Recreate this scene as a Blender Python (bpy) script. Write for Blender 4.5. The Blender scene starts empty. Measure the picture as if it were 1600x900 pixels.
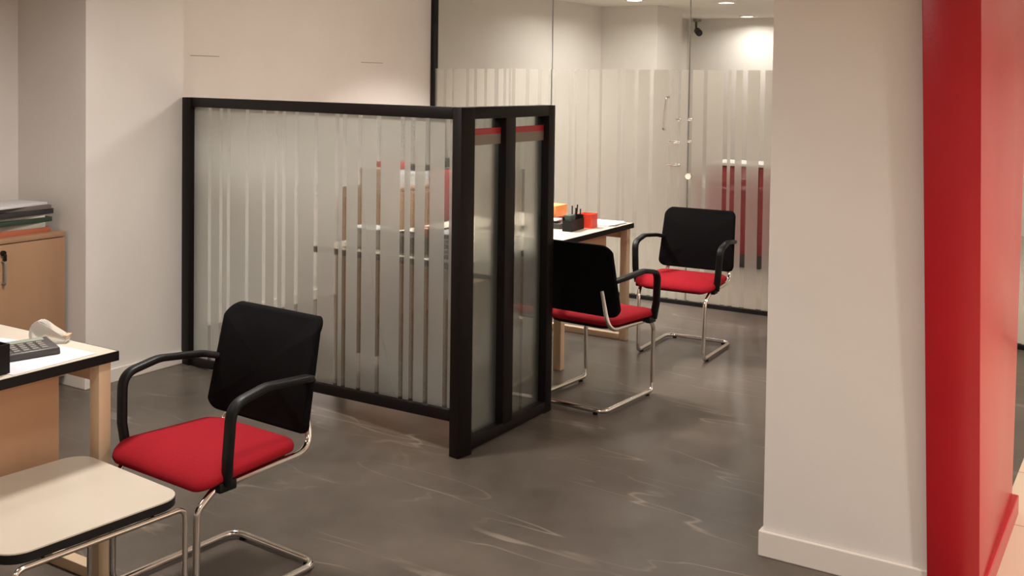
import bpy, bmesh, math, random
from mathutils import Vector, Matrix
random.seed(7)
S = bpy.context.scene
COL = S.collection
PI = math.pi

# ------------------------------------------------------------------ camera
CP = Vector((2.549, -3.661, 1.62))
PITCH, ROLL, YAW = 0.030593, 0.013248, -0.558334
F0 = Vector((0, math.cos(PITCH), -math.sin(PITCH))); R0 = Vector((1, 0, 0)); U0 = R0.cross(F0)
R1 = R0 * math.cos(ROLL) + U0 * math.sin(ROLL); U1 = U0 * math.cos(ROLL) - R0 * math.sin(ROLL)
ROT = Matrix.Rotation(-YAW, 3, 'Z')
F1, R1, U1 = ROT @ F0, ROT @ R1, ROT @ U1
cam = bpy.data.cameras.new('camera'); co = bpy.data.objects.new('camera', cam); COL.objects.link(co)
M3 = Matrix((R1, U1, -F1)).transposed()
co.matrix_world = Matrix.Translation(CP) @ M3.to_4x4()
cam.sensor_width = 36; cam.lens = 1641.56 / 1600 * 36; cam.shift_y = -(450 - 177.6) / 1600
cam.clip_start = 0.05; cam.clip_end = 60
S.camera = co

# ------------------------------------------------------------------ view, world, lights
S.view_settings.view_transform = 'Standard'; S.view_settings.look = 'None'
S.view_settings.gamma = 1; S.view_settings.use_curve_mapping = False
S.view_settings.exposure = 0.08
S.cycles.max_bounces = 10; S.cycles.transparent_max_bounces = 24; S.cycles.transmission_bounces = 10
S.cycles.caustics_refractive = True; S.cycles.sample_clamp_indirect = 8
W = bpy.data.worlds.new('world'); S.world = W; W.use_nodes = True
W.node_tree.nodes['Background'].inputs[0].default_value = (1, .9, .78, 1)
W.node_tree.nodes['Background'].inputs[1].default_value = 0.12
CEIL = 2.45
LCOL = (1.0, .945, .90)
def disc_light(x, y, power, size=.2, z=CEIL - .03, spread=160):  # serves the room's downlights and the added fill lamps
    l = bpy.data.lights.new('downlight_or_fill_lamp', 'AREA'); l.shape = 'DISK'; l.size = size
    l.energy = power; l.color = LCOL; l.spread = math.radians(spread)
    o = bpy.data.objects.new('downlight_or_fill_lamp', l); COL.objects.link(o); o.location = (x, y, z)
    return o
def bulb(x, y, power, r=.07, z=CEIL - .08):
    l = bpy.data.lights.new('bulb_lamp', 'POINT'); l.shadow_soft_size = r; l.energy = power; l.color = LCOL
    o = bpy.data.objects.new('bulb_lamp', l); COL.objects.link(o); o.location = (x, y, z); return o
bulb(-.05, 1.72, 32)          # above the gap beside the right desk
disc_light(-1.4, 1.65, 66, .25, spread=108)  # added narrow fill, brightens the lower wall behind the divider
disc_light(-1.6, 2.9, 34, .25, spread=112)  # second added fill for the wall seen through the film
disc_light(-1.2, 1.7, 8, .4)  # weak wide fill added over the same area
disc_light(-.7, -1.0, 38, .3)  # fill added to brighten the left pillar face
disc_light(.9, -1.9, 14, .4)
disc_light(-1.3, -2.8, 8, .4)
disc_light(4.3, -1.4, 60, .25)
disc_light(2.4, -4.6, 40, .5)
disc_light(-1.3, -5.0, 20, .5)
disc_light(3.8, 1.6, 60, .4)
disc_light(1.6, 2.3, 3)
disc_light(-.9, 4.9, 6)
disc_light(1.4, 5.6, 6)
disc_light(3.9, 5.6, 90)  # added fill, brightens what the red cladding's side face reflects
disc_light(-2.0, 5.2, 8)

# ------------------------------------------------------------------ materials
def mat(name, base=(.8, .8, .8), rough=.5, metal=0, spec=.5, coat=0, **k):
    m = bpy.data.materials.new(name); m.use_nodes = True
    b = m.node_tree.nodes['Principled BSDF']
    b.inputs['Base Color'].default_value = (*base, 1); b.inputs['Roughness'].default_value = rough
    b.inputs['Metallic'].default_value = metal; b.inputs['Specular IOR Level'].default_value = spec
    b.inputs['Coat Weight'].default_value = coat
    for kk, v in k.items(): b.inputs[kk.replace('_', ' ')].default_value = v
    return m
def nodes(m): return m.node_tree.nodes, m.node_tree.links, m.node_tree.nodes['Principled BSDF']
def noisy(m, c1, c2, scale=20, stretch=(1, 1, 1), bump=0, detail=4, bscale=None):
    N, L, b = nodes(m)
    tc = N.new('ShaderNodeTexCoord'); mp = N.new('ShaderNodeMapping'); mp.inputs['Scale'].default_value = stretch
    nz = N.new('ShaderNodeTexNoise'); nz.inputs['Scale'].default_value = scale; nz.inputs['Detail'].default_value = detail
    cr = N.new('ShaderNodeValToRGB'); cr.color_ramp.elements[0].position = .3; cr.color_ramp.elements[1].position = .7
    cr.color_ramp.elements[0].color = (*c1, 1); cr.color_ramp.elements[1].color = (*c2, 1)
    L.new(tc.outputs['Object'], mp.inputs[0]); L.new(mp.outputs[0], nz.inputs['Vector']); L.new(nz.outputs[0], cr.inputs[0])
    L.new(cr.outputs[0], b.inputs['Base Color'])
    if bump:
        n2 = N.new('ShaderNodeTexNoise'); n2.inputs['Scale'].default_value = bscale or scale * 4
        L.new(mp.outputs[0], n2.inputs['Vector'])
        bp = N.new('ShaderNodeBump'); bp.inputs['Strength'].default_value = bump; bp.inputs['Distance'].default_value = .004
        L.new(n2.outputs[0], bp.inputs['Height']); L.new(bp.outputs[0], b.inputs['Normal'])
    return m
M_WALL = noisy(mat('wall_paint', rough=.65, spec=.3), (.725, .68, .63), (.755, .71, .66), 3, bump=.06, bscale=150)
M_CEIL = mat('ceiling_paint', (.8, .76, .7), .8, spec=.2)
M_SKIRT = mat('skirting_paint', (.76, .70, .63), .4)
M_RED = noisy(mat('red_paint', rough=.30, spec=.5), (.39, .007, .013), (.43, .009, .016), 4, bump=.05, bscale=120)
M_FRAME = mat('dark_aluminium', (.006, .0035, .003), .5, spec=.2)
M_BLACK = noisy(mat('black_mesh_fabric', rough=.9, spec=.08), (.003, .003, .003), (.006, .0055, .0055), 300, bump=.35, bscale=700)
M_PLAST = mat('black_plastic', (.006, .006, .006), .45, spec=.22)
M_EDGE = mat('black_edge_band', (.007, .006, .006), .5, spec=.25)
M_CHROME = mat('chrome', (.80, .77, .73), .13, 1)
M_SEAT = noisy(mat('red_fabric', rough=.9, spec=.12), (.27, .008, .015), (.32, .011, .018), 220, bump=.3, bscale=600)
M_LAM = noisy(mat('cream_laminate', rough=.34), (.54, .475, .385), (.57, .505, .41), 6)
M_WOOD = noisy(mat('brown_wood_veneer', rough=.42), (.53, .31, .18), (.60, .36, .22), 5, (1, 1, .12), bump=.05)
M_WOODC = noisy(mat('cabinet_wood_veneer', rough=.42), (.36, .205, .115), (.42, .245, .14), 5, (1, 1, .12), bump=.05)
M_BEECH = noisy(mat('pale_beech', rough=.45), (.62, .45, .29), (.70, .52, .345), 5, (1, 1, .1), bump=.04)
M_PAPER = mat('white_paper', (.66, .645, .65), .7)
M_CREAMP = mat('cream_paper', (.70, .66, .58), .7)
M_ORANGE = mat('orange_card', (.75, .26, .07), .5)
M_REDP = mat('red_plastic', (.72, .05, .02), .4)
M_DKRED = mat('dark_red_lacquer', (.26, .022, .026), .4)
M_DKGREY = mat('dark_grey_plastic', (.045, .04, .037), .4)
M_GREY = mat('grey_plastic', (.22, .20, .18), .45)
M_GREEN = mat('dark_green_card', (.03, .05, .035), .5)
M_WHITE = mat('white_plastic', (.8, .78, .75), .4)
M_SCREEN = mat('dark_screen', (.01, .01, .012), .15)

def glass_mat(name, tint=(.97, .985, .97), gloss=.06):
    m = bpy.data.materials.new(name); m.use_nodes = True
    N, L = m.node_tree.nodes, m.node_tree.links
    N.remove(N['Principled BSDF']); out = N['Material Output']
    t = N.new('ShaderNodeBsdfTransparent'); t.inputs[0].default_value = (*tint, 1)
    g = N.new('ShaderNodeBsdfGlossy'); g.inputs['Roughness'].default_value = .02
    fr = N.new('ShaderNodeFresnel'); fr.inputs[0].default_value = 1.4
    mx = N.new('ShaderNodeMixShader')
    mu = N.new('ShaderNodeMath'); mu.operation = 'MULTIPLY'; mu.inputs[1].default_value = .8
    L.new(fr.outputs[0], mu.inputs[0]); L.new(mu.outputs[0], mx.inputs[0]); L.new(t.outputs[0], mx.inputs[1]); L.new(g.outputs[0], mx.inputs[2])
    L.new(mx.outputs[0], out.inputs[0]); return m
M_GLASS = glass_mat('clear_glass')
def film_mat(name, col, tl=.35, rough=.5, df=.25, thru=.3):
    m = bpy.data.materials.new(name); m.use_nodes = True
    N, L = m.node_tree.nodes, m.node_tree.links
    N.remove(N['Principled BSDF']); out = N['Material Output']
    r = N.new('ShaderNodeBsdfRefraction'); r.inputs[0].default_value = (*col, 1); r.inputs['Roughness'].default_value = rough; r.inputs['IOR'].default_value = 1.3
    t = N.new('ShaderNodeBsdfTranslucent'); t.inputs[0].default_value = (*col, 1)
    d = N.new('ShaderNodeBsdfDiffuse'); d.inputs[0].default_value = (*col, 1)
    m1 = N.new('ShaderNodeMixShader'); m1.inputs[0].default_value = df
    m2 = N.new('ShaderNodeMixShader'); m2.inputs[0].default_value = tl
    L.new(t.outputs[0], m1.inputs[1]); L.new(d.outputs[0], m1.inputs[2])
    L.new(r.outputs[0], m2.inputs[1]); L.new(m1.outputs[0], m2.inputs[2])
    tr = N.new('ShaderNodeBsdfTransparent'); tr.inputs[0].default_value = (*col, 1)
    m3 = N.new('ShaderNodeMixShader'); m3.inputs[0].default_value = thru
    L.new(m2.outputs[0], m3.inputs[1]); L.new(tr.outputs[0], m3.inputs[2])
    L.new(m3.outputs[0], out.inputs[0]); return m
M_FILM = film_mat('frosted_film', (.985, .965, .915), .36, .6, .2, .13)
M_FILMG = film_mat('greenish_frosted_film', (.94, .96, .91), .5, .55, .4, .25)
M_BANDG = mat('grey_brown_band', (.22, .18, .145), .4)
M_BANDR = mat('red_band', (.42, .02, .03), .35)

def emit(name, col, st):
    m = bpy.data.materials.new(name); m.use_nodes = True
    b = m.node_tree.nodes['Principled BSDF']; b.inputs['Emission Color'].default_value = (*col, 1); b.inputs['Emission Strength'].default_value = st
    return m
M_LAMP = emit('lit_lamp_glass', (1, .92, .8), 6)

def floor_material():
    m = mat('dark_marble_tile', rough=.3, spec=.28)
    N, L, b = nodes(m)
    tc = N.new('ShaderNodeTexCoord')
    mp = N.new('ShaderNodeMapping'); mp.inputs['Rotation'].default_value = (0, 0, .75); L.new(tc.outputs['Object'], mp.inputs[0])
    n1 = N.new('ShaderNodeTexNoise'); n1.inputs['Scale'].default_value = 1.6; n1.inputs['Detail'].default_value = 6; n1.inputs['Roughness'].default_value = .6
    L.new(mp.outputs[0], n1.inputs['Vector'])
    cr = N.new('ShaderNodeMixRGB'); cr.inputs[1].default_value = (.064, .051, .040, 1); cr.inputs[2].default_value = (.138, .115, .093, 1)
    ct = N.new('ShaderNodeMapRange'); ct.inputs[1].default_value = .28; ct.inputs[2].default_value = .72
    L.new(n1.outputs[0], ct.inputs[0]); L.new(ct.outputs[0], cr.inputs[0])
    last = cr.outputs[0]
    # families of thin pale veins: iso-lines of stretched noise, broken up by a second noise
    for (rot, sc, st, wid, amt, msc) in ((.30, 1.5, (.35, 1.9, 1), .006, .75, 1.3), (-.62, 1.3, (.3, 1.7, 1), .006, .6, 1.0), (1.15, 1.1, (.3, 2.2, 1), .004, .5, 1.5)):
        mp2 = N.new('ShaderNodeMapping'); mp2.inputs['Rotation'].default_value = (0, 0, rot); mp2.inputs['Scale'].default_value = st; mp2.inputs['Location'].default_value = (sc * 3, rot, rot * 2)
        L.new(tc.outputs['Object'], mp2.inputs[0])
        nv = N.new('ShaderNodeTexNoise'); nv.inputs['Scale'].default_value = sc; nv.inputs['Detail'].default_value = 3; nv.inputs['Roughness'].default_value = .45
        L.new(mp2.outputs[0], nv.inputs['Vector'])
        sb = N.new('ShaderNodeMath'); sb.operation = 'SUBTRACT'; sb.inputs[1].default_value = .5; L.new(nv.outputs[0], sb.inputs[0])
        ab = N.new('ShaderNodeMath'); ab.operation = 'ABSOLUTE'; L.new(sb.outputs[0], ab.inputs[0])
        mr = N.new('ShaderNodeMapRange'); mr.inputs[1].default_value = 0; mr.inputs[2].default_value = wid; mr.inputs[3].default_value = 1; mr.inputs[4].default_value = 0
        L.new(ab.outputs[0], mr.inputs[0])
        ms = N.new('ShaderNodeTexNoise'); ms.inputs['Scale'].default_value = msc * 1.6; L.new(tc.outputs['Object'], ms.inputs['Vector'])
        mk = N.new('ShaderNodeMapRange'); mk.inputs[1].default_value = .45; mk.inputs[2].default_value = .68; mk.inputs[3].default_value = 0; mk.inputs[4].default_value = amt
        L.new(ms.outputs[0], mk.inputs[0])
        mu = N.new('ShaderNodeMath'); mu.operation = 'MULTIPLY'; L.new(mr.outputs[0], mu.inputs[0]); L.new(mk.outputs[0], mu.inputs[1])
        mx = N.new('ShaderNodeMixRGB'); mx.inputs[2].default_value = (.36, .31, .25, 1)
        L.new(mu.outputs[0], mx.inputs[0]); L.new(last, mx.inputs[1]); last = mx.outputs[0]
    L.new(last, b.inputs['Base Color'])
    rr = N.new('ShaderNodeMapRange'); rr.inputs[3].default_value = .29; rr.inputs[4].default_value = .36
    L.new(n1.outputs[0], rr.inputs[0]); L.new(rr.outputs[0], b.inputs['Roughness'])
    return m
M_FLOOR = floor_material()
def tile_material():
    m = mat('beige_floor_tile', rough=.3)
    N, L, b = nodes(m)
    tc = N.new('ShaderNodeTexCoord'); mp = N.new('ShaderNodeMapping'); mp.inputs['Location'].default_value = (-.08, 0, 0)
    br = N.new('ShaderNodeTexBrick'); br.offset = 0; br.inputs['Scale'].default_value = 1
    br.inputs['Brick Width'].default_value = .6; br.inputs['Row Height'].default_value = .6; br.inputs['Mortar Size'].default_value = .004
    br.inputs['Color1'].default_value = (.66, .50, .37, 1); br.inputs['Color2'].default_value = (.70, .54, .40, 1); br.inputs['Mortar'].default_value = (.30, .22, .16, 1)
    L.new(tc.outputs['Object'], mp.inputs[0]); L.new(mp.outputs[0], br.inputs['Vector']); L.new(br.outputs[0], b.inputs['Base Color'])
    return m
M_TILE = tile_material()

# ------------------------------------------------------------------ mesh helpers
def box(bm, x0, x1, y0, y1, z0, z1, bev=0, seg=2, mtx=None):
    vs = [bm.verts.new(p) for p in ((x0, y0, z0), (x1, y0, z0), (x1, y1, z0), (x0, y1, z0), (x0, y0, z1), (x1, y0, z1), (x1, y1, z1), (x0, y1, z1))]
    fs = [bm.faces.new([vs[i] for i in f]) for f in ((3, 2, 1, 0), (4, 5, 6, 7), (0, 1, 5, 4), (1, 2, 6, 5), (2, 3, 7, 6), (3, 0, 4, 7))]
    if mtx: 
        for v in vs: v.co = mtx @ v.co
    if bev:
        ed = {e for f in fs for e in f.edges}
        bmesh.ops.bevel(bm, geom=list(ed), offset=bev, segments=seg, affect='EDGES', profile=.5)
    return bm
def hexa(bm, pts, bev=0):   # 8 corners, same order as box()
    vs = [bm.verts.new(p) for p in pts]
    fs = [bm.faces.new([vs[i] for i in f]) for f in ((3, 2, 1, 0), (4, 5, 6, 7), (0, 1, 5, 4), (1, 2, 6, 5), (2, 3, 7, 6), (3, 0, 4, 7))]
    if bev:
        bmesh.ops.bevel(bm, geom=list({e for f in fs for e in f.edges}), offset=bev, segments=2, affect='EDGES', profile=.5)
    return bm
def fillet(pts, r, n=6, closed=False):
    P = [Vector(p) for p in pts]; out = []
    for i, p in enumerate(P):
        if i in (0, len(P) - 1): out.append(p); continue
        a, b = P[i - 1] - p, P[i + 1] - p
        rr = r[i] if isinstance(r, (list, tuple)) else r
        ang = a.angle(b)
        if ang > PI - .02 or rr <= 0: out.append(p); continue
        d = min(rr / math.tan(ang / 2), a.length * .48, b.length * .48)
        p0, p1 = p + a.normalized() * d, p + b.normalized() * d
        for k in range(n + 1):
            t = k / n
            out.append(p0 * (1 - t) ** 2 + p * 2 * t * (1 - t) + p1 * t * t)
    return out
def tube(bm, path, r, sides=12, ry=None, up=Vector((0, 0, 1)), power=1.0):
    """sweep an ellipse (r across, ry along the carried 'up' side) along a path"""
    P = [Vector(p) for p in path]; ry = ry or r; rings = []
    T0 = (P[1] - P[0]).normalized()
    nrm = up - T0 * up.dot(T0)
    if nrm.length < 1e-3: nrm = Vector((1, 0, 0)) - T0 * T0.x
    nrm.normalize()
    for i, p in enumerate(P):
        t = ((P[min(i + 1, len(P) - 1)] - P[max(i - 1, 0)])).normalized()
        nrm = (nrm - t * nrm.dot(t)).normalized(); bi = t.cross(nrm)
        ring = []
        for k in range(sides):
            a = 2 * PI * k / sides; c, s = math.cos(a), math.sin(a)
            c = math.copysign(abs(c) ** power, c); s = math.copysign(abs(s) ** power, s)
            ring.append(bm.verts.new(p + bi * (c * r) + nrm * (s * ry)))
        rings.append(ring)
    for a, b in zip(rings, rings[1:]):
        for k in range(sides): bm.faces.new((a[k], a[(k + 1) % sides], b[(k + 1) % sides], b[k]))
    bm.faces.new(list(reversed(rings[0]))); bm.faces.new(rings[-1])
    return bm
def cyl(bm, c, r, h, seg=24, r2=None, axis='Z'):
    r2 = r if r2 is None else r2
    lo, hi = [], []
    for k in range(seg):
        a = 2 * PI * k / seg; x, y = math.cos(a), math.sin(a)
        def P(rr, zz):
            v = Vector((rr * x, rr * y, zz))
            if axis == 'X': v = Vector((v.z, v.x, v.y))
            if axis == 'Y': v = Vector((v.x, v.z, v.y))
            return Vector(c) + v
        lo.append(bm.verts.new(P(r, 0))); hi.append(bm.verts.new(P(r2, h)))
    for k in range(seg): bm.faces.new((lo[k], lo[(k + 1) % seg], hi[(k + 1) % seg], hi[k]))
    bm.faces.new(list(reversed(lo))); bm.faces.new(hi)
    return bm
def rrect(hw, hd, r, n=6):
    o = []
    for cx, cy, a0 in ((hw - r, hd - r, 0), (-hw + r, hd - r, PI / 2), (-hw + r, -hd + r, PI), (hw - r, -hd + r, 1.5 * PI)):
        for k in range(n + 1):
            a = a0 + PI / 2 * k / n; o.append((cx + r * math.cos(a), cy + r * math.sin(a)))
    return o
def loft(bm, outline, prof, fn):
    """rings: outline scaled by s and pushed n; prof = [(s, n)...] from one face over the edge to the other; fn maps (a, b, n) to a point"""
    rings = []
    for s, n in prof:
        if s == 0: rings.append([bm.verts.new(fn(0, 0, n))])
        else: rings.append([bm.verts.new(fn(a * s, b * s, n)) for a, b in outline])
    m = len(outline)
    for A, B in zip(rings, rings[1:]):
        for k in range(m):
            k2 = (k + 1) % m
            if len(A) == 1: bm.faces.new((A[0], B[k], B[k2]))
            elif len(B) == 1: bm.faces.new((A[k], B[0], A[k2]))
            else: bm.faces.new((A[k], B[k], B[k2], A[k2]))
    return bm
def obj(name, bm, material, parent=None, smooth=None):
    if name != 'frosted_film': bmesh.ops.recalc_face_normals(bm, faces=bm.faces)
    me = bpy.data.meshes.new(name); bm.to_mesh(me); bm.free()
    me.materials.append(material)
    if smooth is not None:
        for p in me.polygons: p.use_smooth = True
        try: me.set_sharp_from_angle(angle=math.radians(smooth))
        except Exception: pass
    o = bpy.data.objects.new(name, me); COL.objects.link(o)
    if parent: o.parent = parent
    return o
def B(): return bmesh.new()
def bx(name, dims, material, parent=None, bev=0, mtx=None):
    return obj(name, box(B(), *dims, bev=bev, mtx=mtx), material, parent, 40 if bev else None)
def tag(o, label, cat, group=None):
    o['label'] = label; o['category'] = cat
    if group: o['group'] = group
    return o
def thing(name, label, cat, loc=(0, 0, 0), rz=0, group=None):
    o = bpy.data.objects.new(name, None); COL.objects.link(o); o.location = loc; o.rotation_euler = (0, 0, rz)
    o.empty_display_size = .1
    return tag(o, label, cat, group)
def struct(name, bm, m, parent=None, smooth=None):
    o = obj(name, bm, m, parent, smooth)
    if parent is None: o['kind'] = 'structure'
    return o
def dup(root, loc, rz, label, group=None):
    r = root.copy(); COL.objects.link(r); r.location = loc; r.rotation_euler = (0, 0, rz); r['label'] = label
    if group: r['group'] = group
    for ch in root.children:
        c = ch.copy(); COL.objects.link(c); c.parent = r
        for g in ch.children:
            d = g.copy(); COL.objects.link(d); d.parent = c
    return r

# ------------------------------------------------------------------ setting
XL, XR, YB, YF = -2.74, 5.2, 9.05, -7.0
bm = box(B(), XL - .1, XR + .1, YF - .1, YB + .1, -.1, 0)
for i in range(1, 16):
    for co_, no_ in (((XL - .1 + i * .5025, 0, 0), (1, 0, 0)), ((0, YF - .1 + i * 1.0156, 0), (0, 1, 0))):
        bmesh.ops.bisect_plane(bm, geom=bm.verts[:] + bm.edges[:] + bm.faces[:], plane_co=co_, plane_no=no_)
struct('floor', bm, M_FLOOR)
o = struct('floor_entrance', box(B(), 2.055, XR, YF, 3.45, 0, .003), M_TILE)
o = struct('floor_far_room', box(B(), XL, XR, 3.56, YB, 0, .003), mat('pale_floor_tile', (.50, .44, .37), .35))
struct('ceiling', box(B(), XL - .1, XR + .1, YF - .1, YB + .1, CEIL, CEIL + .1), M_CEIL)
struct('wall_left', box(B(), XL - .1, XL, YF, YB, 0, CEIL), M_WALL)
struct('wall_back', box(B(), XL, XR, YB, YB + .1, 0, CEIL), M_WALL)
struct('wall_right', box(B(), XR, XR + .1, YF, YB, 0, CEIL), M_WALL)
struct('wall_front', box(B(), XL, XR, YF - .1, YF, 0, CEIL), M_WALL)
struct('wall_left_pillar', box(B(), XL, -2.16, -.25, .38, 0, CEIL), M_WALL)
struct('wall_back_pillar', box(B(), XL, -2.075, 6.63, 7.3, 0, CEIL), M_WALL)
# panel seam on the left wall, two short runs of it
bm = B(); box(bm, XL, XL + .002, .93, 1.17, 1.756, 1.761); box(bm, XL, XL + .002, 2.6, 2.86, 1.750, 1.755)
struct('trim_1', bm, mat('wall_seam', (.36, .31, .26), .8))
bm = B(); box(bm, -2.16, -2.147, -.263, .38, 0, .072, .003); box(bm, XL, -2.16, -.263, -.25, 0, .072, .003)
struct('baseboard_left', bm, M_SKIRT)
bm = B(); box(bm, XL, XL + .012, .38, 3.5, 0, .072, .003); struct('baseboard_left_rear', bm, M_SKIRT)
# right pillar, its skirting and the red cladding wrapped round its corner
struct('wall_right_pillar', box(B(), 1.405, 1.99, -.16, .66, 0, CEIL), M_WALL)
bm = B(); box(bm, 1.392, 1.95, -.174, -.16, 0, .088, .004); box(bm, 1.392, 1.405, -.16, .66, 0, .088, .004)
struct('baseboard_right', bm, M_SKIRT)
def cl(z):      # front-left x, front y, right x of the cladding at height z
    t = z / 1.9; return 1.945 - .052 * t, -.182 - .045 * t, 2.098 - .034 * t
a, b = cl(0), cl(CEIL)
hx = hexa(B(), [(a[0], a[1], 0), (a[2], a[1], 0), (a[2] - .012, .70, 0), (a[0], .70, 0),
                (b[0], b[1], CEIL), (b[2], b[1], CEIL), (b[2] + .012, 1.03, CEIL), (b[0], 1.03, CEIL)], .003)
struct('wall_red_cladding', hx, M_RED, smooth=40)
struct('baseboard_red', box(B(), 2.05, 2.108, -.17, .72, 0, .075, .004), M_RED)

# ------------------------------------------------------------------ foreground glazed divider (L shape)
def film_strips(bm, spans, s2p, z0f, z1f):   # film stuck on a pane: one face per strip between the clear stripes
    for a, b in spans:
        P0, P1 = s2p(a), s2p(b)
        bm.faces.new([bm.verts.new(q) for q in ((P0.x, P0.y, z0f(a)), (P1.x, P1.y, z0f(b)), (P1.x, P1.y, z1f(b)), (P0.x, P0.y, z1f(a)))])
def gaps(lo, hi, stripes):
    out = []; a = lo
    for c, w in sorted(stripes):
        if c - w / 2 > a: out.append((a, c - w / 2))
        a = max(a, c + w / 2)
    if a < hi: out.append((a, hi))
    return out
div = thing('glazed_divider', 'chest-high glazed room divider in dark aluminium frame with frosted striped panels', 'room divider', (0, 0, 0))
HT = 1.507
E_ = Vector((-2.14, .376, 0)); DV = E_.normalized(); DL = E_.length; NB = Vector((-DV.y, DV.x, 0)); NB = NB if NB.y > 0 else -NB
def dp(s, off, z):
    p = DV * s + NB * off; return (p.x, p.y, z)
def dbar(name, s0, s1, z00, z01, z10, z11, o0=.0, o1=.05, m=M_FRAME, bev=.003):
    return obj(name, hexa(B(), [dp(s0, o0, z00), dp(s1, o0, z10), dp(s1, o1, z10), dp(s0, o1, z00), dp(s0, o0, z01), dp(s1, o0, z11), dp(s1, o1, z11), dp(s0, o1, z01)], bev), m, div, 40)
dbar('corner_post', -.012, .042, 0, HT, 0, HT, 0, .085)
dbar('wall_post', DL - .062, DL + .014, 0, HT, 0, HT, -.012, .05)
dbar('top_rail', .042, DL - .062, HT - .052, HT, HT - .052, HT)
rb = lambda s: .155 - .0755 * s     # underside of the bottom rail
dbar('bottom_rail', .042, DL - .062, rb(.042), rb(.042) + .05, max(0, rb(DL - .062)), rb(DL - .062) + .05)
dbar('glass_pane', .038, DL - .058, rb(.04) + .04, HT - .045, rb(DL - .058) + .04, HT - .045, .022, .028, M_GLASS, 0)
ST = [(s, .030) for s in (1.952, 1.842, 1.768, 1.594, 1.442, 1.337, 1.27, 1.165, 1.007, .846, .787, .674, .541, .378, .310, .215, .092)]
bm = B(); film_strips(bm, gaps(.043, DL - .063, ST), lambda s: Vector(dp(s, .0205, 0)), lambda s: rb(s) + .049, lambda s: HT - .051)
obj('frosted_film', bm, M_FILM, div)
# short wing, running back from the corner along +y
bx('mullion', (-.078, .006, .365, .447, .045, HT - .05), M_FRAME, div, .003)
bx('end_post', (-.078, .006, .752, .812, 0, HT), M_FRAME, div, .003)
bx('top_rail', (-.06, .006, .07, .752, HT - .052, HT), M_FRAME, div, .003)
bx('bottom_rail', (-.06, .006, .07, .752, .006, .056), M_FRAME, div, .003)
for y0, y1, st in ((.08, .37, ((.165, .022),)), (.442, .757, ((.505, .02), (.585, .024)))):
    g = bx('glass_pane', (-.033, -.027, y0, y1, .05, HT - .045), M_GLASS, div)
    bm = B()
    film_strips(bm, gaps(y0 + .008, y1 - .006, st), lambda s: Vector((-.0345, s, 0)), lambda s: .056, lambda s: 1.345)
    obj('frosted_film', bm, M_FILMG, div)
    r = bx('colour_band', (-.0255, -.0245, y0 + .005, y1 - .004, 1.383, 1.411), M_BANDR, div); r['label'] = 'red band'  # opaque red strip across the pane, grey-brown one below it
    r = bx('colour_band', (-.0255, -.0245, y0 + .005, y1 - .004, 1.337, 1.383), M_BANDG, div); r['label'] = 'grey brown band'

# ------------------------------------------------------------------ full-height glass wall behind
GV = 3.527
gw = thing('glass_wall', 'full-height frosted glass wall with clear stripes behind the rear desk', 'glass wall', (0, 0, 0))
bx('wall_profile', (XL, XL + .035, GV - .03, GV + .03, 0, CEIL), M_EDGE, gw)
bx('floor_channel', (XL, XR, GV - .025, GV + .025, 0, .028), M_EDGE, gw)
bx('ceiling_channel', (XL, XR, GV - .02, GV + .02, CEIL - .03, CEIL), M_EDGE, gw)
edges = [XL + .03, -1.575, -.42, .75, 1.9, 3.05, XR]
M_JOINT = mat('glass_edge', (.30, .30, .27), .2)
for a, b in zip(edges, edges[1:]): bx('glass_pane', (a + .002, b - .002, GV - .005, GV + .005, .02, CEIL - .02), M_GLASS, gw)
for e in edges[1:-1]: bx('glass_joint', (e - .003, e + .003, GV - .0065, GV + .0065, .028, CEIL - .03), M_JOINT, gw)
cs = [(-2.602, .03), (-2.52, .02), (-2.375, .03), (-2.295, .03), (-2.195, .025), (-2.09, .04), (-2.01, .025), (-1.96, .02), (-1.925, .03), (-1.795, .035), (-1.68, .035), (-1.59, .02), (-1.54, .025),
      (-1.40, .03), (-1.35, .02), (-1.245, .02), (-1.14, .025), (-.98, .025), (-.938, .02), (-.838, .035), (-.714, .03),
      (-.565, .022), (-.49, .02), (-.405, .03), (-.29, .028), (-.135, .034), (-.077, .034), (.008, .036), (.133, .036), (.26, .034), (.4, .03), (.56, .03), (.7, .034), (.95, .03), (1.15, .03), (1.4, .03), (1.62, .03), (1.8, .03)]
bm = B()
film_strips(bm, gaps(XL + .036, XR - .01, cs), lambda s: Vector((s, GV - .0065, 0)), lambda s: .03, lambda s: 1.722)
obj('frosted_film', bm, M_FILM, gw)
for x0, x1, z in ((-.515, -.475, 1.356), (-.425, -.385, 1.359), (-.575, -.475, 1.19), (-.575, -.475, 1.023), (-.425, -.385, 1.20)):
    bx('glass_clip', (x0, x1, GV - .022, GV - .0075, z - .008, z + .008), M_CHROME, gw, .002)
obj('lock_or_glint', cyl(B(), (-.402, GV - .035, .947), .022, .028, 20, axis='Y'), M_CHROME, gw, 40)  # chrome disc standing in for a bright light reflection on the glass
bm = B(); tube(bm, fillet([(-.60, GV - .008, 1.28), (-.60, GV - .05, 1.28), (-.575, GV - .05, 1.52), (-.575, GV - .008, 1.52)], .02), .008)
obj('pull_handle', bm, M_CHROME, gw, 50)

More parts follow.
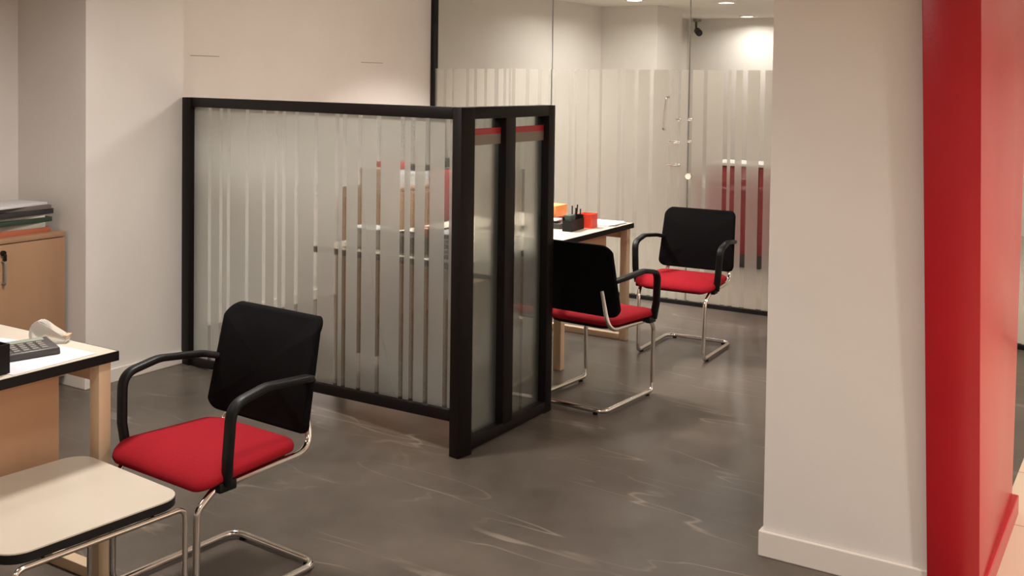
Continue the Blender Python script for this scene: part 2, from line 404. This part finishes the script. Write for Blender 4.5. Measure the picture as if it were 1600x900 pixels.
# ------------------------------------------------------------------ chairs
def make_chair(label, group):
    t = thing('visitor_chair', label, 'chair', (0, 0, 0), 0, group)
    r = .0115
    # one bent tube: back upright, seat side, front leg, floor runner, rear floor bar and back again
    half = [(.165, -.205, .60), (.212, -.215, .410), (.218, .185, .402), (.208, .240, .35), (.205, .243, .06), (.205, .236, r + .006), (.205, -.243, r + .006)]
    path = half + [(-x, y, z) for x, y, z in reversed(half)]
    rad = [0, .075, .05, .05, .05, .04, .055] + [.055, .04, .05, .05, .05, .075, 0]
    obj('tube_frame', tube(B(), fillet(path, rad, 8), r, 14), M_CHROME, t, 60)
    for x, y in ((.205, .19), (-.205, .19), (.16, -.243), (-.16, -.243)):
        obj('glide', cyl(B(), (x, y, 0), .0125, .009, 14), M_PLAST, t, 40)
    # seat pan and cushion
    out = [(a * 1.05, b + .036) for a, b in rrect(.238, .208, .06, 8)]
    def sf(a, b, n):
        drop = max(0, (b - .10)) ** 2 * 1.5
        w = 1 - .16 * max(0, (.05 - b) / .222) - .10 * max(0, (-b - .12)) / .1 * abs(a / .25)
        return (a * w, b + .0, n - drop - .012 * max(0, .08 - b) / .25 + .008 * (a / .24) ** 2)
    s = loft(B(), out, [(0, .470), (.5, .469), (.78, .466), (.9, .461), (.965, .453), (.993, .444), (1.0, .436), (.988, .428), (.95, .424), (.5, .422), (0, .422)], sf)
    obj('seat', s, M_SEAT, t, 60)
    s = loft(B(), [(a, b + .036) for a, b in rrect(.222, .19, .06, 8)], [(0, .422), (.9, .423), (1, .420), (.98, .410), (.9, .404), (0, .404)], sf)
    obj('seat_pan', s, M_PLAST, t, 60)
    # back shell
    def yb(z):
        pts = ((.45, -.178), (.53, -.168), (.60, -.166), (.68, -.176), (.74, -.194), (.79, -.219), (.86, -.272))
        for (z0, y0), (z1, y1) in zip(pts, pts[1:]):
            if z <= z1 or z1 == .86:
                k = (z - z0) / (z1 - z0); k2 = k
                return y0 + (y1 - y0) * k2
    def bf(a, b, n):
        z = .654 + b
        w = 1.0 - .035 * b / .19 + .012 * math.cos(b / .19 * 1.5)
        return (a * w, yb(z) - .022 + .03 * (a / .23) ** 2 - .0 + n, z - .012 * (a / .23) ** 2 * (1 if b > 0 else -.6))
    bk = loft(B(), rrect(.236, .19, .038, 8), [(0, .012), (.35, .012), (.6, .012), (.8, .012), (.93, .0125), (.97, .014), (.992, .010), (1, 0), (.992, -.010), (.97, -.014), (.93, -.0125), (.8, -.012), (.6, -.012), (.35, -.012), (0, -.012)], bf)
    obj('backrest', bk, M_BLACK, t, 60)
    for sgn in (1, -1):
        p = fillet([(sgn * .248, .165, .415), (sgn * .260, .172, .50), (sgn * .268, .165, .655), (sgn * .266, .03, .680), (sgn * .252, -.140, .664), (sgn * .226, -.185, .652)], [0, .03, .06, .15, .06, 0], 8)
        obj('armrest', tube(B(), p, .0195, 14, .0115, Vector((0, 1, 0)), .65), M_PLAST, t, 60)
        obj('arm_socket', box(B(), sgn * .232 - .016, sgn * .232 + .020, .125, .190, .392, .424, .006), M_PLAST, t, 40)
    return t
D = math.radians
ch = make_chair('red-seated black-backed visitor chair beside the low cream side table', 'red-seated visitor chairs')
ch.location = (-.022, -1.312, 0); ch.rotation_euler = (0, 0, D(176.5))
dup(ch, (.085, 2.31, 0), D(182.0), 'red-seated visitor chair at far end of rear desk, in front of the glass wall')
dup(ch, (.075, 1.135, 0), D(-4.5), 'red-seated visitor chair seen from behind at the end of the glazed divider')

# ------------------------------------------------------------------ desks
def make_desk(name, label, x0, x1, y0, y1, end_panel, mod, legs_y, foot_y):
    t = thing(name, label, 'desk', (0, 0, 0), 0, 'office desks'); H = .74
    th = .03
    bx('worktop', (x0 + .004, x1 - .004, y0 + .004, y1 - .004, H - th, H), M_LAM, t, .0015)
    bm = B()
    for d in ((x0, x0 + .004, y0, y1), (x1 - .004, x1, y0, y1), (x0 + .004, x1 - .004, y0, y0 + .004), (x0 + .004, x1 - .004, y1 - .004, y1)):
        box(bm, *d, H - th - .001, H - .001)
    obj('edge_band', bm, M_EDGE, t)
    for yy in legs_y:
        for xx in (x1 - .068, x0 + .02): bx('leg', (xx, xx + .048, yy, yy + .045, .0, H - th), M_BEECH, t, .003)
    for yy in foot_y: bx('foot_rail', (x0 + .069, x1 - .069, yy, yy + .045, .0, .038), M_BEECH, t, .004)
    for yy in foot_y: bx('apron', (x0 + .069, x1 - .069, yy + .01, yy + .035, H - th - .065, H - th), M_WOOD, t)
    bx('modesty_panel', (x1 - .165, x1 - .145, mod[0], mod[1], .335, H - th), M_WOOD, t, .001)
    if end_panel: bx('end_panel', (x0 + .09, x1 - .09, end_panel, end_panel + .02, .17, H - th), M_WOOD, t, .001)
    return t
make_desk('office_desk', 'cream-topped office desk with black edge behind the glazed divider', -1.26, -.285, .46, 2.345, .60, (.66, 2.25), (.62, 1.455, 2.29), (2.29,))
make_desk('office_desk', 'cream-topped office desk with black edge at left edge of photo', -1.2, -.285, -3.25, -1.485, None, (-3.1, -1.60), (-3.1, -1.545), (-3.1, -1.545))

# ------------------------------------------------------------------ low side table in the foreground
st = thing('side_table', 'low cream side table with rounded corners and bent chrome tube legs', 'side table', (-.10, -1.862, 0), D(-5.0))
hw, hd, hz = .268, .262, .424
prof = [(0, hz), (.95, hz), (1, hz - .0005), (1, hz - .003)]
obj('table_top', loft(B(), rrect(hw, hd, .07, 8), [(0, hz), (.9, hz), (.997, hz), (1, hz - .0015), (1, hz - .004), (0, hz - .004)], lambda a, b, n: (a, b, n)), M_LAM, st, 30)
obj('edge_band', loft(B(), rrect(hw, hd, .07, 8), [(0, hz - .004), (1, hz - .004), (1.001, hz - .006), (1.0, hz - .026), (.985, hz - .030), (0, hz - .030)], lambda a, b, n: (a, b, n)), M_EDGE, st, 30)
for sx in (1, -1):
    x = sx * (hw + (.006 if sx > 0 else -.05))
    p = fillet([(x, hd - .005, .0), (x, hd - .005, hz - .036), (x, -hd + .02, hz - .036), (x, -hd + .02, .0)], .03, 8)
    obj('leg_frame', tube(B(), p, .008, 12), M_CHROME, st, 60)
for yy in (.16, -.16):
    obj('cross_bar', tube(B(), [(-hw + .05, yy, hz - .036), (hw + .006, yy, hz - .036)], .006, 10), M_CHROME, st, 60)

# ------------------------------------------------------------------ cabinets
def make_cabinet(label, y0, y1, handle_ys, H=.81, xf=-2.30):
    t = thing('low_cabinet', label, 'cabinet', (0, 0, 0), 0, 'low wooden cabinets')
    bx('carcass', (XL + .015, xf - .02, y0, y1, .05, H - .026), M_WOODC, t)
    bx('plinth', (XL + .03, xf - .05, y0 + .02, y1 - .02, 0, .05), M_EDGE, t)
    bx('top_panel', (XL + .015, xf + .002, y0, y1, H - .024, H), M_WOODC, t, .0015)
    n = len(handle_ys); w = (y1 - y0) / n
    for k in range(n):
        d = bx('door', (xf - .019, xf, y0 + k * w + .0015, y0 + (k + 1) * w - .0015, .055, H - .029), M_WOODC, t, .001)
        hy = handle_ys[k]
        obj('handle', tube(B(), fillet([(xf, hy, .70), (xf + .024, hy, .70), (xf + .024, hy, .59), (xf, hy, .59)], .01), .006, 10), M_GREY, d, 50)
        obj('lock_or_glint', cyl(B(), (xf, hy, .742), .013, .014, 16, axis='X'), M_EDGE, d, 40)
        obj('key', box(B(), xf + .014, xf + .03, hy - .006, hy + .006, .705, .738, .002), M_EDGE, d, 40)
    return t
make_cabinet('low brown wooden cabinet with doors, beside the left pillar', -1.46, -.27, (-1.26 + .03, -.618 - .02 + .02,))
make_cabinet('low brown wooden cabinet against the wall, seen through the glazed divider', 2.36, 3.34, (2.80, 2.90))

# ------------------------------------------------------------------ papers and folders piled on the left cabinet
z = .81
def flat(name, label, cat, cx, cy, w, d, h, zz, rz, m, group=None, bev=.001):
    o = obj(name, box(B(), -w / 2, w / 2, -d / 2, d / 2, 0, h, bev), m, None, 40); o.location = (cx, cy, zz); o.rotation_euler = (0, 0, D(rz)); return tag(o, label, cat, group)
pile = [('folder', 'orange-red folder at the bottom of the pile on the left cabinet', M_ORANGE if 0 else mat('rust_card', (.42, .12, .06), .6), .23, .33, .018, -2.46, -.49, 2),
        ('paper_stack', 'pale greenish papers second from bottom of the pile on the left cabinet', mat('greenish_paper', (.42, .42, .36), .7), .22, .31, .018, -2.465, -.50, -4),
        ('folder', 'dark green folder below the middle of the pile on the left cabinet', M_GREEN, .235, .33, .016, -2.455, -.485, 3),
        ('paper_stack', 'thin grey-white papers between the dark folders of the cabinet pile', M_CREAMP, .215, .30, .010, -2.46, -.50, -2),
        ('folder', 'black folder just under the pale folder of the cabinet pile', mat('black_card', (.03, .028, .03), .5), .235, .33, .018, -2.45, -.48, 5),
        ('folder', 'brown-grey folder right below the white top papers on the left cabinet', mat('grey_card', (.16, .13, .12), .6), .225, .31, .014, -2.455, -.475, -3)]
for n, lab, m, w, d, h, cx, cy, rz in pile:
    h *= 1.5
    flat(n, lab, 'folder' if n == 'folder' else 'papers', cx, cy, w, d, h, z, rz, m, 'folders and papers piled on the left cabinet'); z += h + .0003
flat('paper_stack', 'loose white papers on top of the pile on the left cabinet', 'papers', -2.445, -.50, .22, .305, .012, z, 8, M_PAPER, 'folders and papers piled on the left cabinet')

# ------------------------------------------------------------------ things on the left desk
T = .7402
flat('paper_stack', 'white papers stacked behind the grey calculator on left desk', 'papers', -.69, -1.74, .30, .22, .012, T, 12, M_PAPER)
flat('paper_sheet', 'white sheet lying under the grey calculator on left desk', 'papers', -.405, -1.70, .20, .295, .0012, T, 3, mat('bluish_paper', (.62, .61, .645), .7))
calc = thing('desk_calculator', 'dark grey desk calculator on a white sheet, left desk', 'calculator', (-.475, -1.69, T + .0013), D(-14))
obj('body', hexa(B(), [(-.06, -.09, 0), (.06, -.09, 0), (.06, .09, 0), (-.06, .09, 0), (-.058, -.088, .036), (.058, -.088, .022), (.058, .088, .022), (-.058, .088, .036)], .004), M_DKGREY, calc, 40)
kz = lambda x: .029 - .1207 * x
bm = B()
for i in range(4):
    for j in range(5):
        x, y = -.008 + i * .017, -.066 + j * .028
        hexa(bm, [(x - .006, y - .010, kz(x) - .002), (x + .006, y - .010, kz(x) - .003), (x + .006, y + .010, kz(x) - .003), (x - .006, y + .010, kz(x) - .002),
                  (x - .005, y - .009, kz(x) + .004), (x + .005, y - .009, kz(x) + .003), (x + .005, y + .009, kz(x) + .003), (x - .005, y + .009, kz(x) + .004)])
obj('keypad', bm, M_GREY, calc)
obj('display', hexa(B(), [(-.052, -.07, .030), (-.026, -.07, .028), (-.026, .07, .028), (-.052, .07, .030), (-.052, -.07, .0368), (-.026, -.07, .0336), (-.026, .07, .0336), (-.052, .07, .0368)]), mat('grey_display', (.28, .30, .25), .2), calc)
# clear dispenser: rounded hub end and a sloping snout
dsp = thing('tape_dispenser', 'clear plastic tape dispenser behind the calculator on left desk', 'dispenser', (-.565, -1.545, T), D(35))
prof2 = [(-.05, 0), (.062, 0), (.066, .016), (.05, .026), (.02, .045), (-.005, .066), (-.025, .074), (-.045, .066), (-.056, .045), (-.058, .02)]
bm = B(); lo = [bm.verts.new((a, -.022, b)) for a, b in prof2]; hi = [bm.verts.new((a, .022, b)) for a, b in prof2]
bm.faces.new(lo); bm.faces.new(list(reversed(hi)))
for k in range(len(prof2)): bm.faces.new((lo[k], hi[k], hi[(k + 1) % len(prof2)], lo[(k + 1) % len(prof2)]))
bmesh.ops.bevel(bm, geom=list(bm.edges), offset=.004, segments=2, affect='EDGES')
M_CLEAR = mat('clear_acrylic', (.93, .91, .86), .28, Transmission_Weight=.8, IOR=1.3)
obj('housing', bm, M_CLEAR, dsp, 40)
obj('tape_roll', cyl(B(), (-.022, -.018, .040), .02, .036, 24, axis='Y'), mat('tape', (.8, .76, .68), .2, Transmission_Weight=.5), dsp, 40)
obj('cutter', box(B(), .052, .069, -.02, .02, .020, .026, .001), mat('tan_plastic', (.55, .38, .25), .4), dsp, 40)
ph = thing('pen_holder', 'plain black square desk caddy at left edge of photo on left desk', 'pen holder', (-.375, -1.885, T), D(2))
bm = B()
for d in ((-.05, .05, -.05, .05, 0, .005), (-.05, -.045, -.05, .05, .005, .088), (.045, .05, -.05, .05, .005, .088), (-.045, .045, -.05, -.045, .005, .088), (-.045, .045, .045, .05, .005, .088)): box(bm, *d)
obj('holder_body', bm, M_EDGE, ph)
bx('divider', (-.045, .045, -.002, .002, .005, .08), M_EDGE, ph)

# ------------------------------------------------------------------ things on the rear desk
org = thing('desk_organiser', 'black desk organiser holding pens in front of the red box', 'desk organiser', (-.440, 1.83, T), D(4))
bm = B()
for d in ((-.03, .03, -.09, .09, 0, .006), (-.03, -.025, -.09, .09, .006, .085), (.025, .03, -.09, .09, .006, .065), (-.025, .025, -.09, -.085, .006, .065), (-.025, .025, .085, .09, .006, .085), (-.025, .025, -.01, -.005, .006, .08)): box(bm, *d)
obj('organiser_body', bm, M_EDGE, org)
for x, y, dx, dy, L in ((-.018, .02, -.005, .012, .14), (.0, .03, .006, -.008, .13), (-.01, .055, .006, .012, .145), (.012, .07, 0, .005, .12)):
    obj('pen', tube(B(), [(x, y, .008), (x + dx, y + dy, L)], .004, 8), M_PLAST, org, 50)
bx('card_box', (-.022, .022, -.08, -.015, .007, .095), M_GREEN, org, .002)
rbx = thing('paper_cube_box', 'bright red note box standing right of the black organiser', 'box', (-.425, 1.985, T), D(3))
bm = B()
for d in ((-.045, .045, -.045, .045, 0, .005), (-.045, -.041, -.045, .045, .005, .085), (.041, .045, -.045, .045, .005, .085), (-.041, .041, -.045, -.041, .005, .085), (-.041, .041, .041, .045, .005, .085)): box(bm, *d)
obj('box_walls', bm, M_REDP, rbx)
bx('note_block', (-.04, .04, -.04, .04, .005, .07), mat('orange_paper', (.85, .42, .28), .7), rbx)
flat('paper_stack', 'white papers at the far end of rear desk, right of red box', 'papers', -.46, 2.20, .28, .21, .008, T, -6, M_PAPER)
flat('paper_sheet', 'bluish-white sheet on the loose papers right of red box', 'papers', -.42, 2.20, .20, .20, .0015, T + .0084, 10, mat('bluish_sheet', (.70, .73, .80), .7))
dvc = thing('card_terminal', 'low grey and black device left of black organiser, by divider end post', 'device', (-.60, 1.85, T), D(10))
obj('body', hexa(B(), [(-.08, -.06, 0), (.08, -.06, 0), (.08, .06, 0), (-.08, .06, 0), (-.078, -.058, .05), (.078, -.058, .03), (.078, .058, .03), (-.078, .058, .05)], .004), M_DKGREY, dvc, 40)
bx('paper_slip', (-.05, .05, -.05, .05, .046, .052), M_WHITE, dvc)
obx = thing('card_box', 'small orange box with dark red base behind the low grey device', 'box', (-.70, 2.04, T))
bx('box_base', (-.06, .06, -.07, .07, 0, .045), M_DKRED, obx, .002); bx('box_lid', (-.062, .062, -.072, .072, .045, .115), M_ORANGE, obx, .003)
mon = thing('monitor', 'black computer monitor on rear desk, seen through right pane of divider wing', 'monitor', (-.80, 1.62, T))
bx('base', (-.09, .09, -.11, .11, 0, .012), M_PLAST, mon, .004)
bx('stand', (-.015, .015, -.03, .03, .012, .14), M_PLAST, mon, .003)
bx('screen_housing', (-.02, .02, -.215, .215, .085, .345), M_PLAST, mon, .006)
bx('screen', (-.0215, -.0205, -.20, .20, .10, .33), M_SCREEN, mon)
prn = thing('document_tray', 'dark desk tray with red item on top, through middle of divider glass', 'tray', (-.73, .64, T))
bm = B(); box(bm, -.13, .13, -.08, .08, 0, .006)
for d in ((-.13, -.124, -.08, .08), (.124, .13, -.08, .08), (-.124, .124, -.08, -.074), (-.124, .124, .074, .08)): box(bm, *d, .006, .085)
obj('tray_body', bm, M_GREEN, prn)
bx('contents', (-.12, .12, -.07, .07, .006, .075), M_EDGE, prn, .002)
rp_ = bx('stapler_case', (-.70, -.61, .60, .68, T + .086, T + .13), mat('coral_plastic', (.8, .18, .14), .4), None, .006)
tag(rp_, 'coral red case lying on the dark desk tray behind divider', 'case')
bx_ = thing('paper_box', 'white box at left end of rear desk, seen through divider stripes', 'box', (-1.02, .65, T))
bx('box_body', (-.10, .10, -.07, .07, .0, .075), M_WHITE, bx_, .002); bx('box_lid', (-.103, .103, -.073, .073, .075, .10), M_PAPER, bx_, .002)
tr = thing('letter_trays', 'black and white letter trays beside the divider corner post on rear desk', 'letter tray', (-.49, .64, T))
for k in range(3):
    bm = B(); box(bm, -.07, .07, -.10, .10, k * .05, k * .05 + .004)
    for xx in (-.07, .066): box(bm, xx, xx + .004, -.10, .10, k * .05 + .004, k * .05 + .03)
    box(bm, -.066, .066, -.10, -.096, k * .05 + .004, k * .05 + .02)
    for xx in (-.07, .064):
        for yy in (-.10, .094): box(bm, xx, xx + .006, yy, yy + .006, k * .05 + .02, k * .05 + .05)
    obj('tray', bm, M_EDGE, tr)
    bx('papers', (-.062, .062, -.094, .09, k * .05 + .0045, k * .05 + .022), M_PAPER, tr)

# office chair on the staff side, seen through the stripe next to the corner post
oc = thing('office_chair', 'dark red office chair behind rear desk, glimpsed through divider stripe nearest corner', 'office chair', (-1.56, 2.46, 0), D(-100))
bm = B()
for k in range(5):
    a = 2 * PI * k / 5; tube(bm, [(0, 0, .09), (.28 * math.cos(a), .28 * math.sin(a), .06)], .018, 10)
obj('star_base', bm, M_PLAST, oc, 50)
for k in range(5):
    a = 2 * PI * k / 5; c = (.28 * math.cos(a), .28 * math.sin(a) - .012, .027)
    obj('caster', cyl(B(), c, .027, .024, 16, axis='Y'), M_PLAST, oc, 50)
obj('gas_column', cyl(B(), (0, 0, .08), .025, .34, 18), M_PLAST, oc, 50)
obj('seat', loft(B(), rrect(.23, .22, .08), [(0, .50), (.8, .497), (.95, .487), (1, .465), (.95, .43), (0, .42)], lambda a, b, n: (a, b, n)), M_DKRED, oc, 60)
obj('backrest', loft(B(), rrect(.19, .19, .06), [(0, .03), (.8, .028), (.95, .02), (1, 0), (.95, -.02), (0, -.03)], lambda a, b, n: (a, -.24 - .12 * (b + .2) + n, .80 + b)), M_DKRED, oc, 60)
obj('back_support', tube(B(), fillet([(0, -.05, .42), (0, -.27, .43), (0, -.265, .70)], .05), .02, 12), M_PLAST, oc, 60)
obj('head_trim', loft(B(), rrect(.15, .035, .03), [(0, .03), (.8, .028), (1, 0), (.8, -.028), (0, -.03)], lambda a, b, n: (a, -.29 + n, 1.03 + b)), M_PLAST, oc, 60)

# things on top of the far cabinet
def carton(label, cy, w, h, m, band=None, cx=-2.45, d=.22):
    t = thing('storage_box', label, 'box', (cx, cy, .8103), 0, 'boxes on the far cabinet')
    bx('box_body', (-d / 2, d / 2, -w / 2, w / 2, 0, h * .72), m, t, .002)
    bx('box_lid', (-d / 2 - .003, d / 2 + .003, -w / 2 - .003, w / 2 + .003, h * .72, h), band or m, t, .002)
carton('tan box on the far cabinet, leftmost behind the divider glass', 2.46, .15, .15, mat('tan_card', (.42, .27, .17), .6))
carton('white box with red lid on the far cabinet behind divider', 2.62, .13, .19, M_PAPER, mat('red_card', (.6, .08, .07), .5))
carton('low white box between red-lidded and black boxes on far cabinet', 2.745, .10, .11, M_WHITE)
carton('black-lidded box on the far cabinet, rightmost behind the divider', 2.88, .14, .15, M_PAPER, M_EDGE)

# ------------------------------------------------------------------ far room
rc = thing('low_red_cabinet', 'dark red cabinet in the far room, seen through clear stripes of glass wall', 'cabinet', (-.30, 5.45, 0))
bx('carcass', (-.62, .75, -.2, .2, .12, .90), M_DKRED, rc, .004)
for x0 in (-.618, -.16, .296): bx('door', (x0, x0 + .452, -.218, -.201, .14, .88), M_DKRED, rc, .003)
bx('plinth', (-.58, .71, -.17, .17, 0, .12), M_DKGREY, rc)
bx('top_panel', (-.63, .76, -.22, .2, .90, .925), M_WHITE, rc, .002)
cc = thing('security_camera', 'small black security camera high on the far room back wall', 'security camera', (-2.58, YB, 2.42))
obj('mount', cyl(B(), (0, -.10, -.01), .035, .04, 20), M_GREY, cc, 40)
obj('arm', tube(B(), fillet([(0, -.10, .0), (0, -.10, -.10), (.05, -.16, -.12)], .03), .014, 10), M_DKGREY, cc, 50)
obj('camera_body', tube(B(), [(.03, -.13, -.125), (.10, -.24, -.16)], .042, 18), M_PLAST, cc, 40)
obj('lens', tube(B(), [(.10, -.24, -.16), (.104, -.246, -.162)], .025, 18), M_SCREEN, cc, 40)
bx('wall_bracket', (-.03, .03, -.145, 0, 0, .012), M_GREY, cc)

def downlight(x, y, label, group, power):
    t = thing('downlight', label, 'ceiling light', (x, y, CEIL), 0, group)
    obj('lens', cyl(B(), (0, 0, -.010), .075, .009, 32), M_LAMP, t, 40)
    bm = B()
    n = 32; R = (.075, .098, .098, .075); Z = (-.012, -.012, 0, 0); rings = [[bm.verts.new((r * math.cos(2 * PI * k / n), r * math.sin(2 * PI * k / n), z)) for k in range(n)] for r, z in zip(R, Z)]
    for i in range(4):
        a, b = rings[i], rings[(i + 1) % 4]
        for k in range(n): bm.faces.new((a[k], a[(k + 1) % n], b[(k + 1) % n], b[k]))
    obj('trim_ring', bm, M_WHITE, t, 40)
    disc_light(x, y, power, .14, CEIL - .02)
downlight(-1.255, 6.48, 'round recessed downlight in far room, middle of the three visible lights', 'far room downlights', 12)
downlight(-1.80, 8.64, 'round recessed downlight closest to the far back wall', 'far room downlights', 10)
downlight(-1.98, 5.86, 'round recessed downlight cut by the top of the photo, left of others', 'far room downlights', 8)
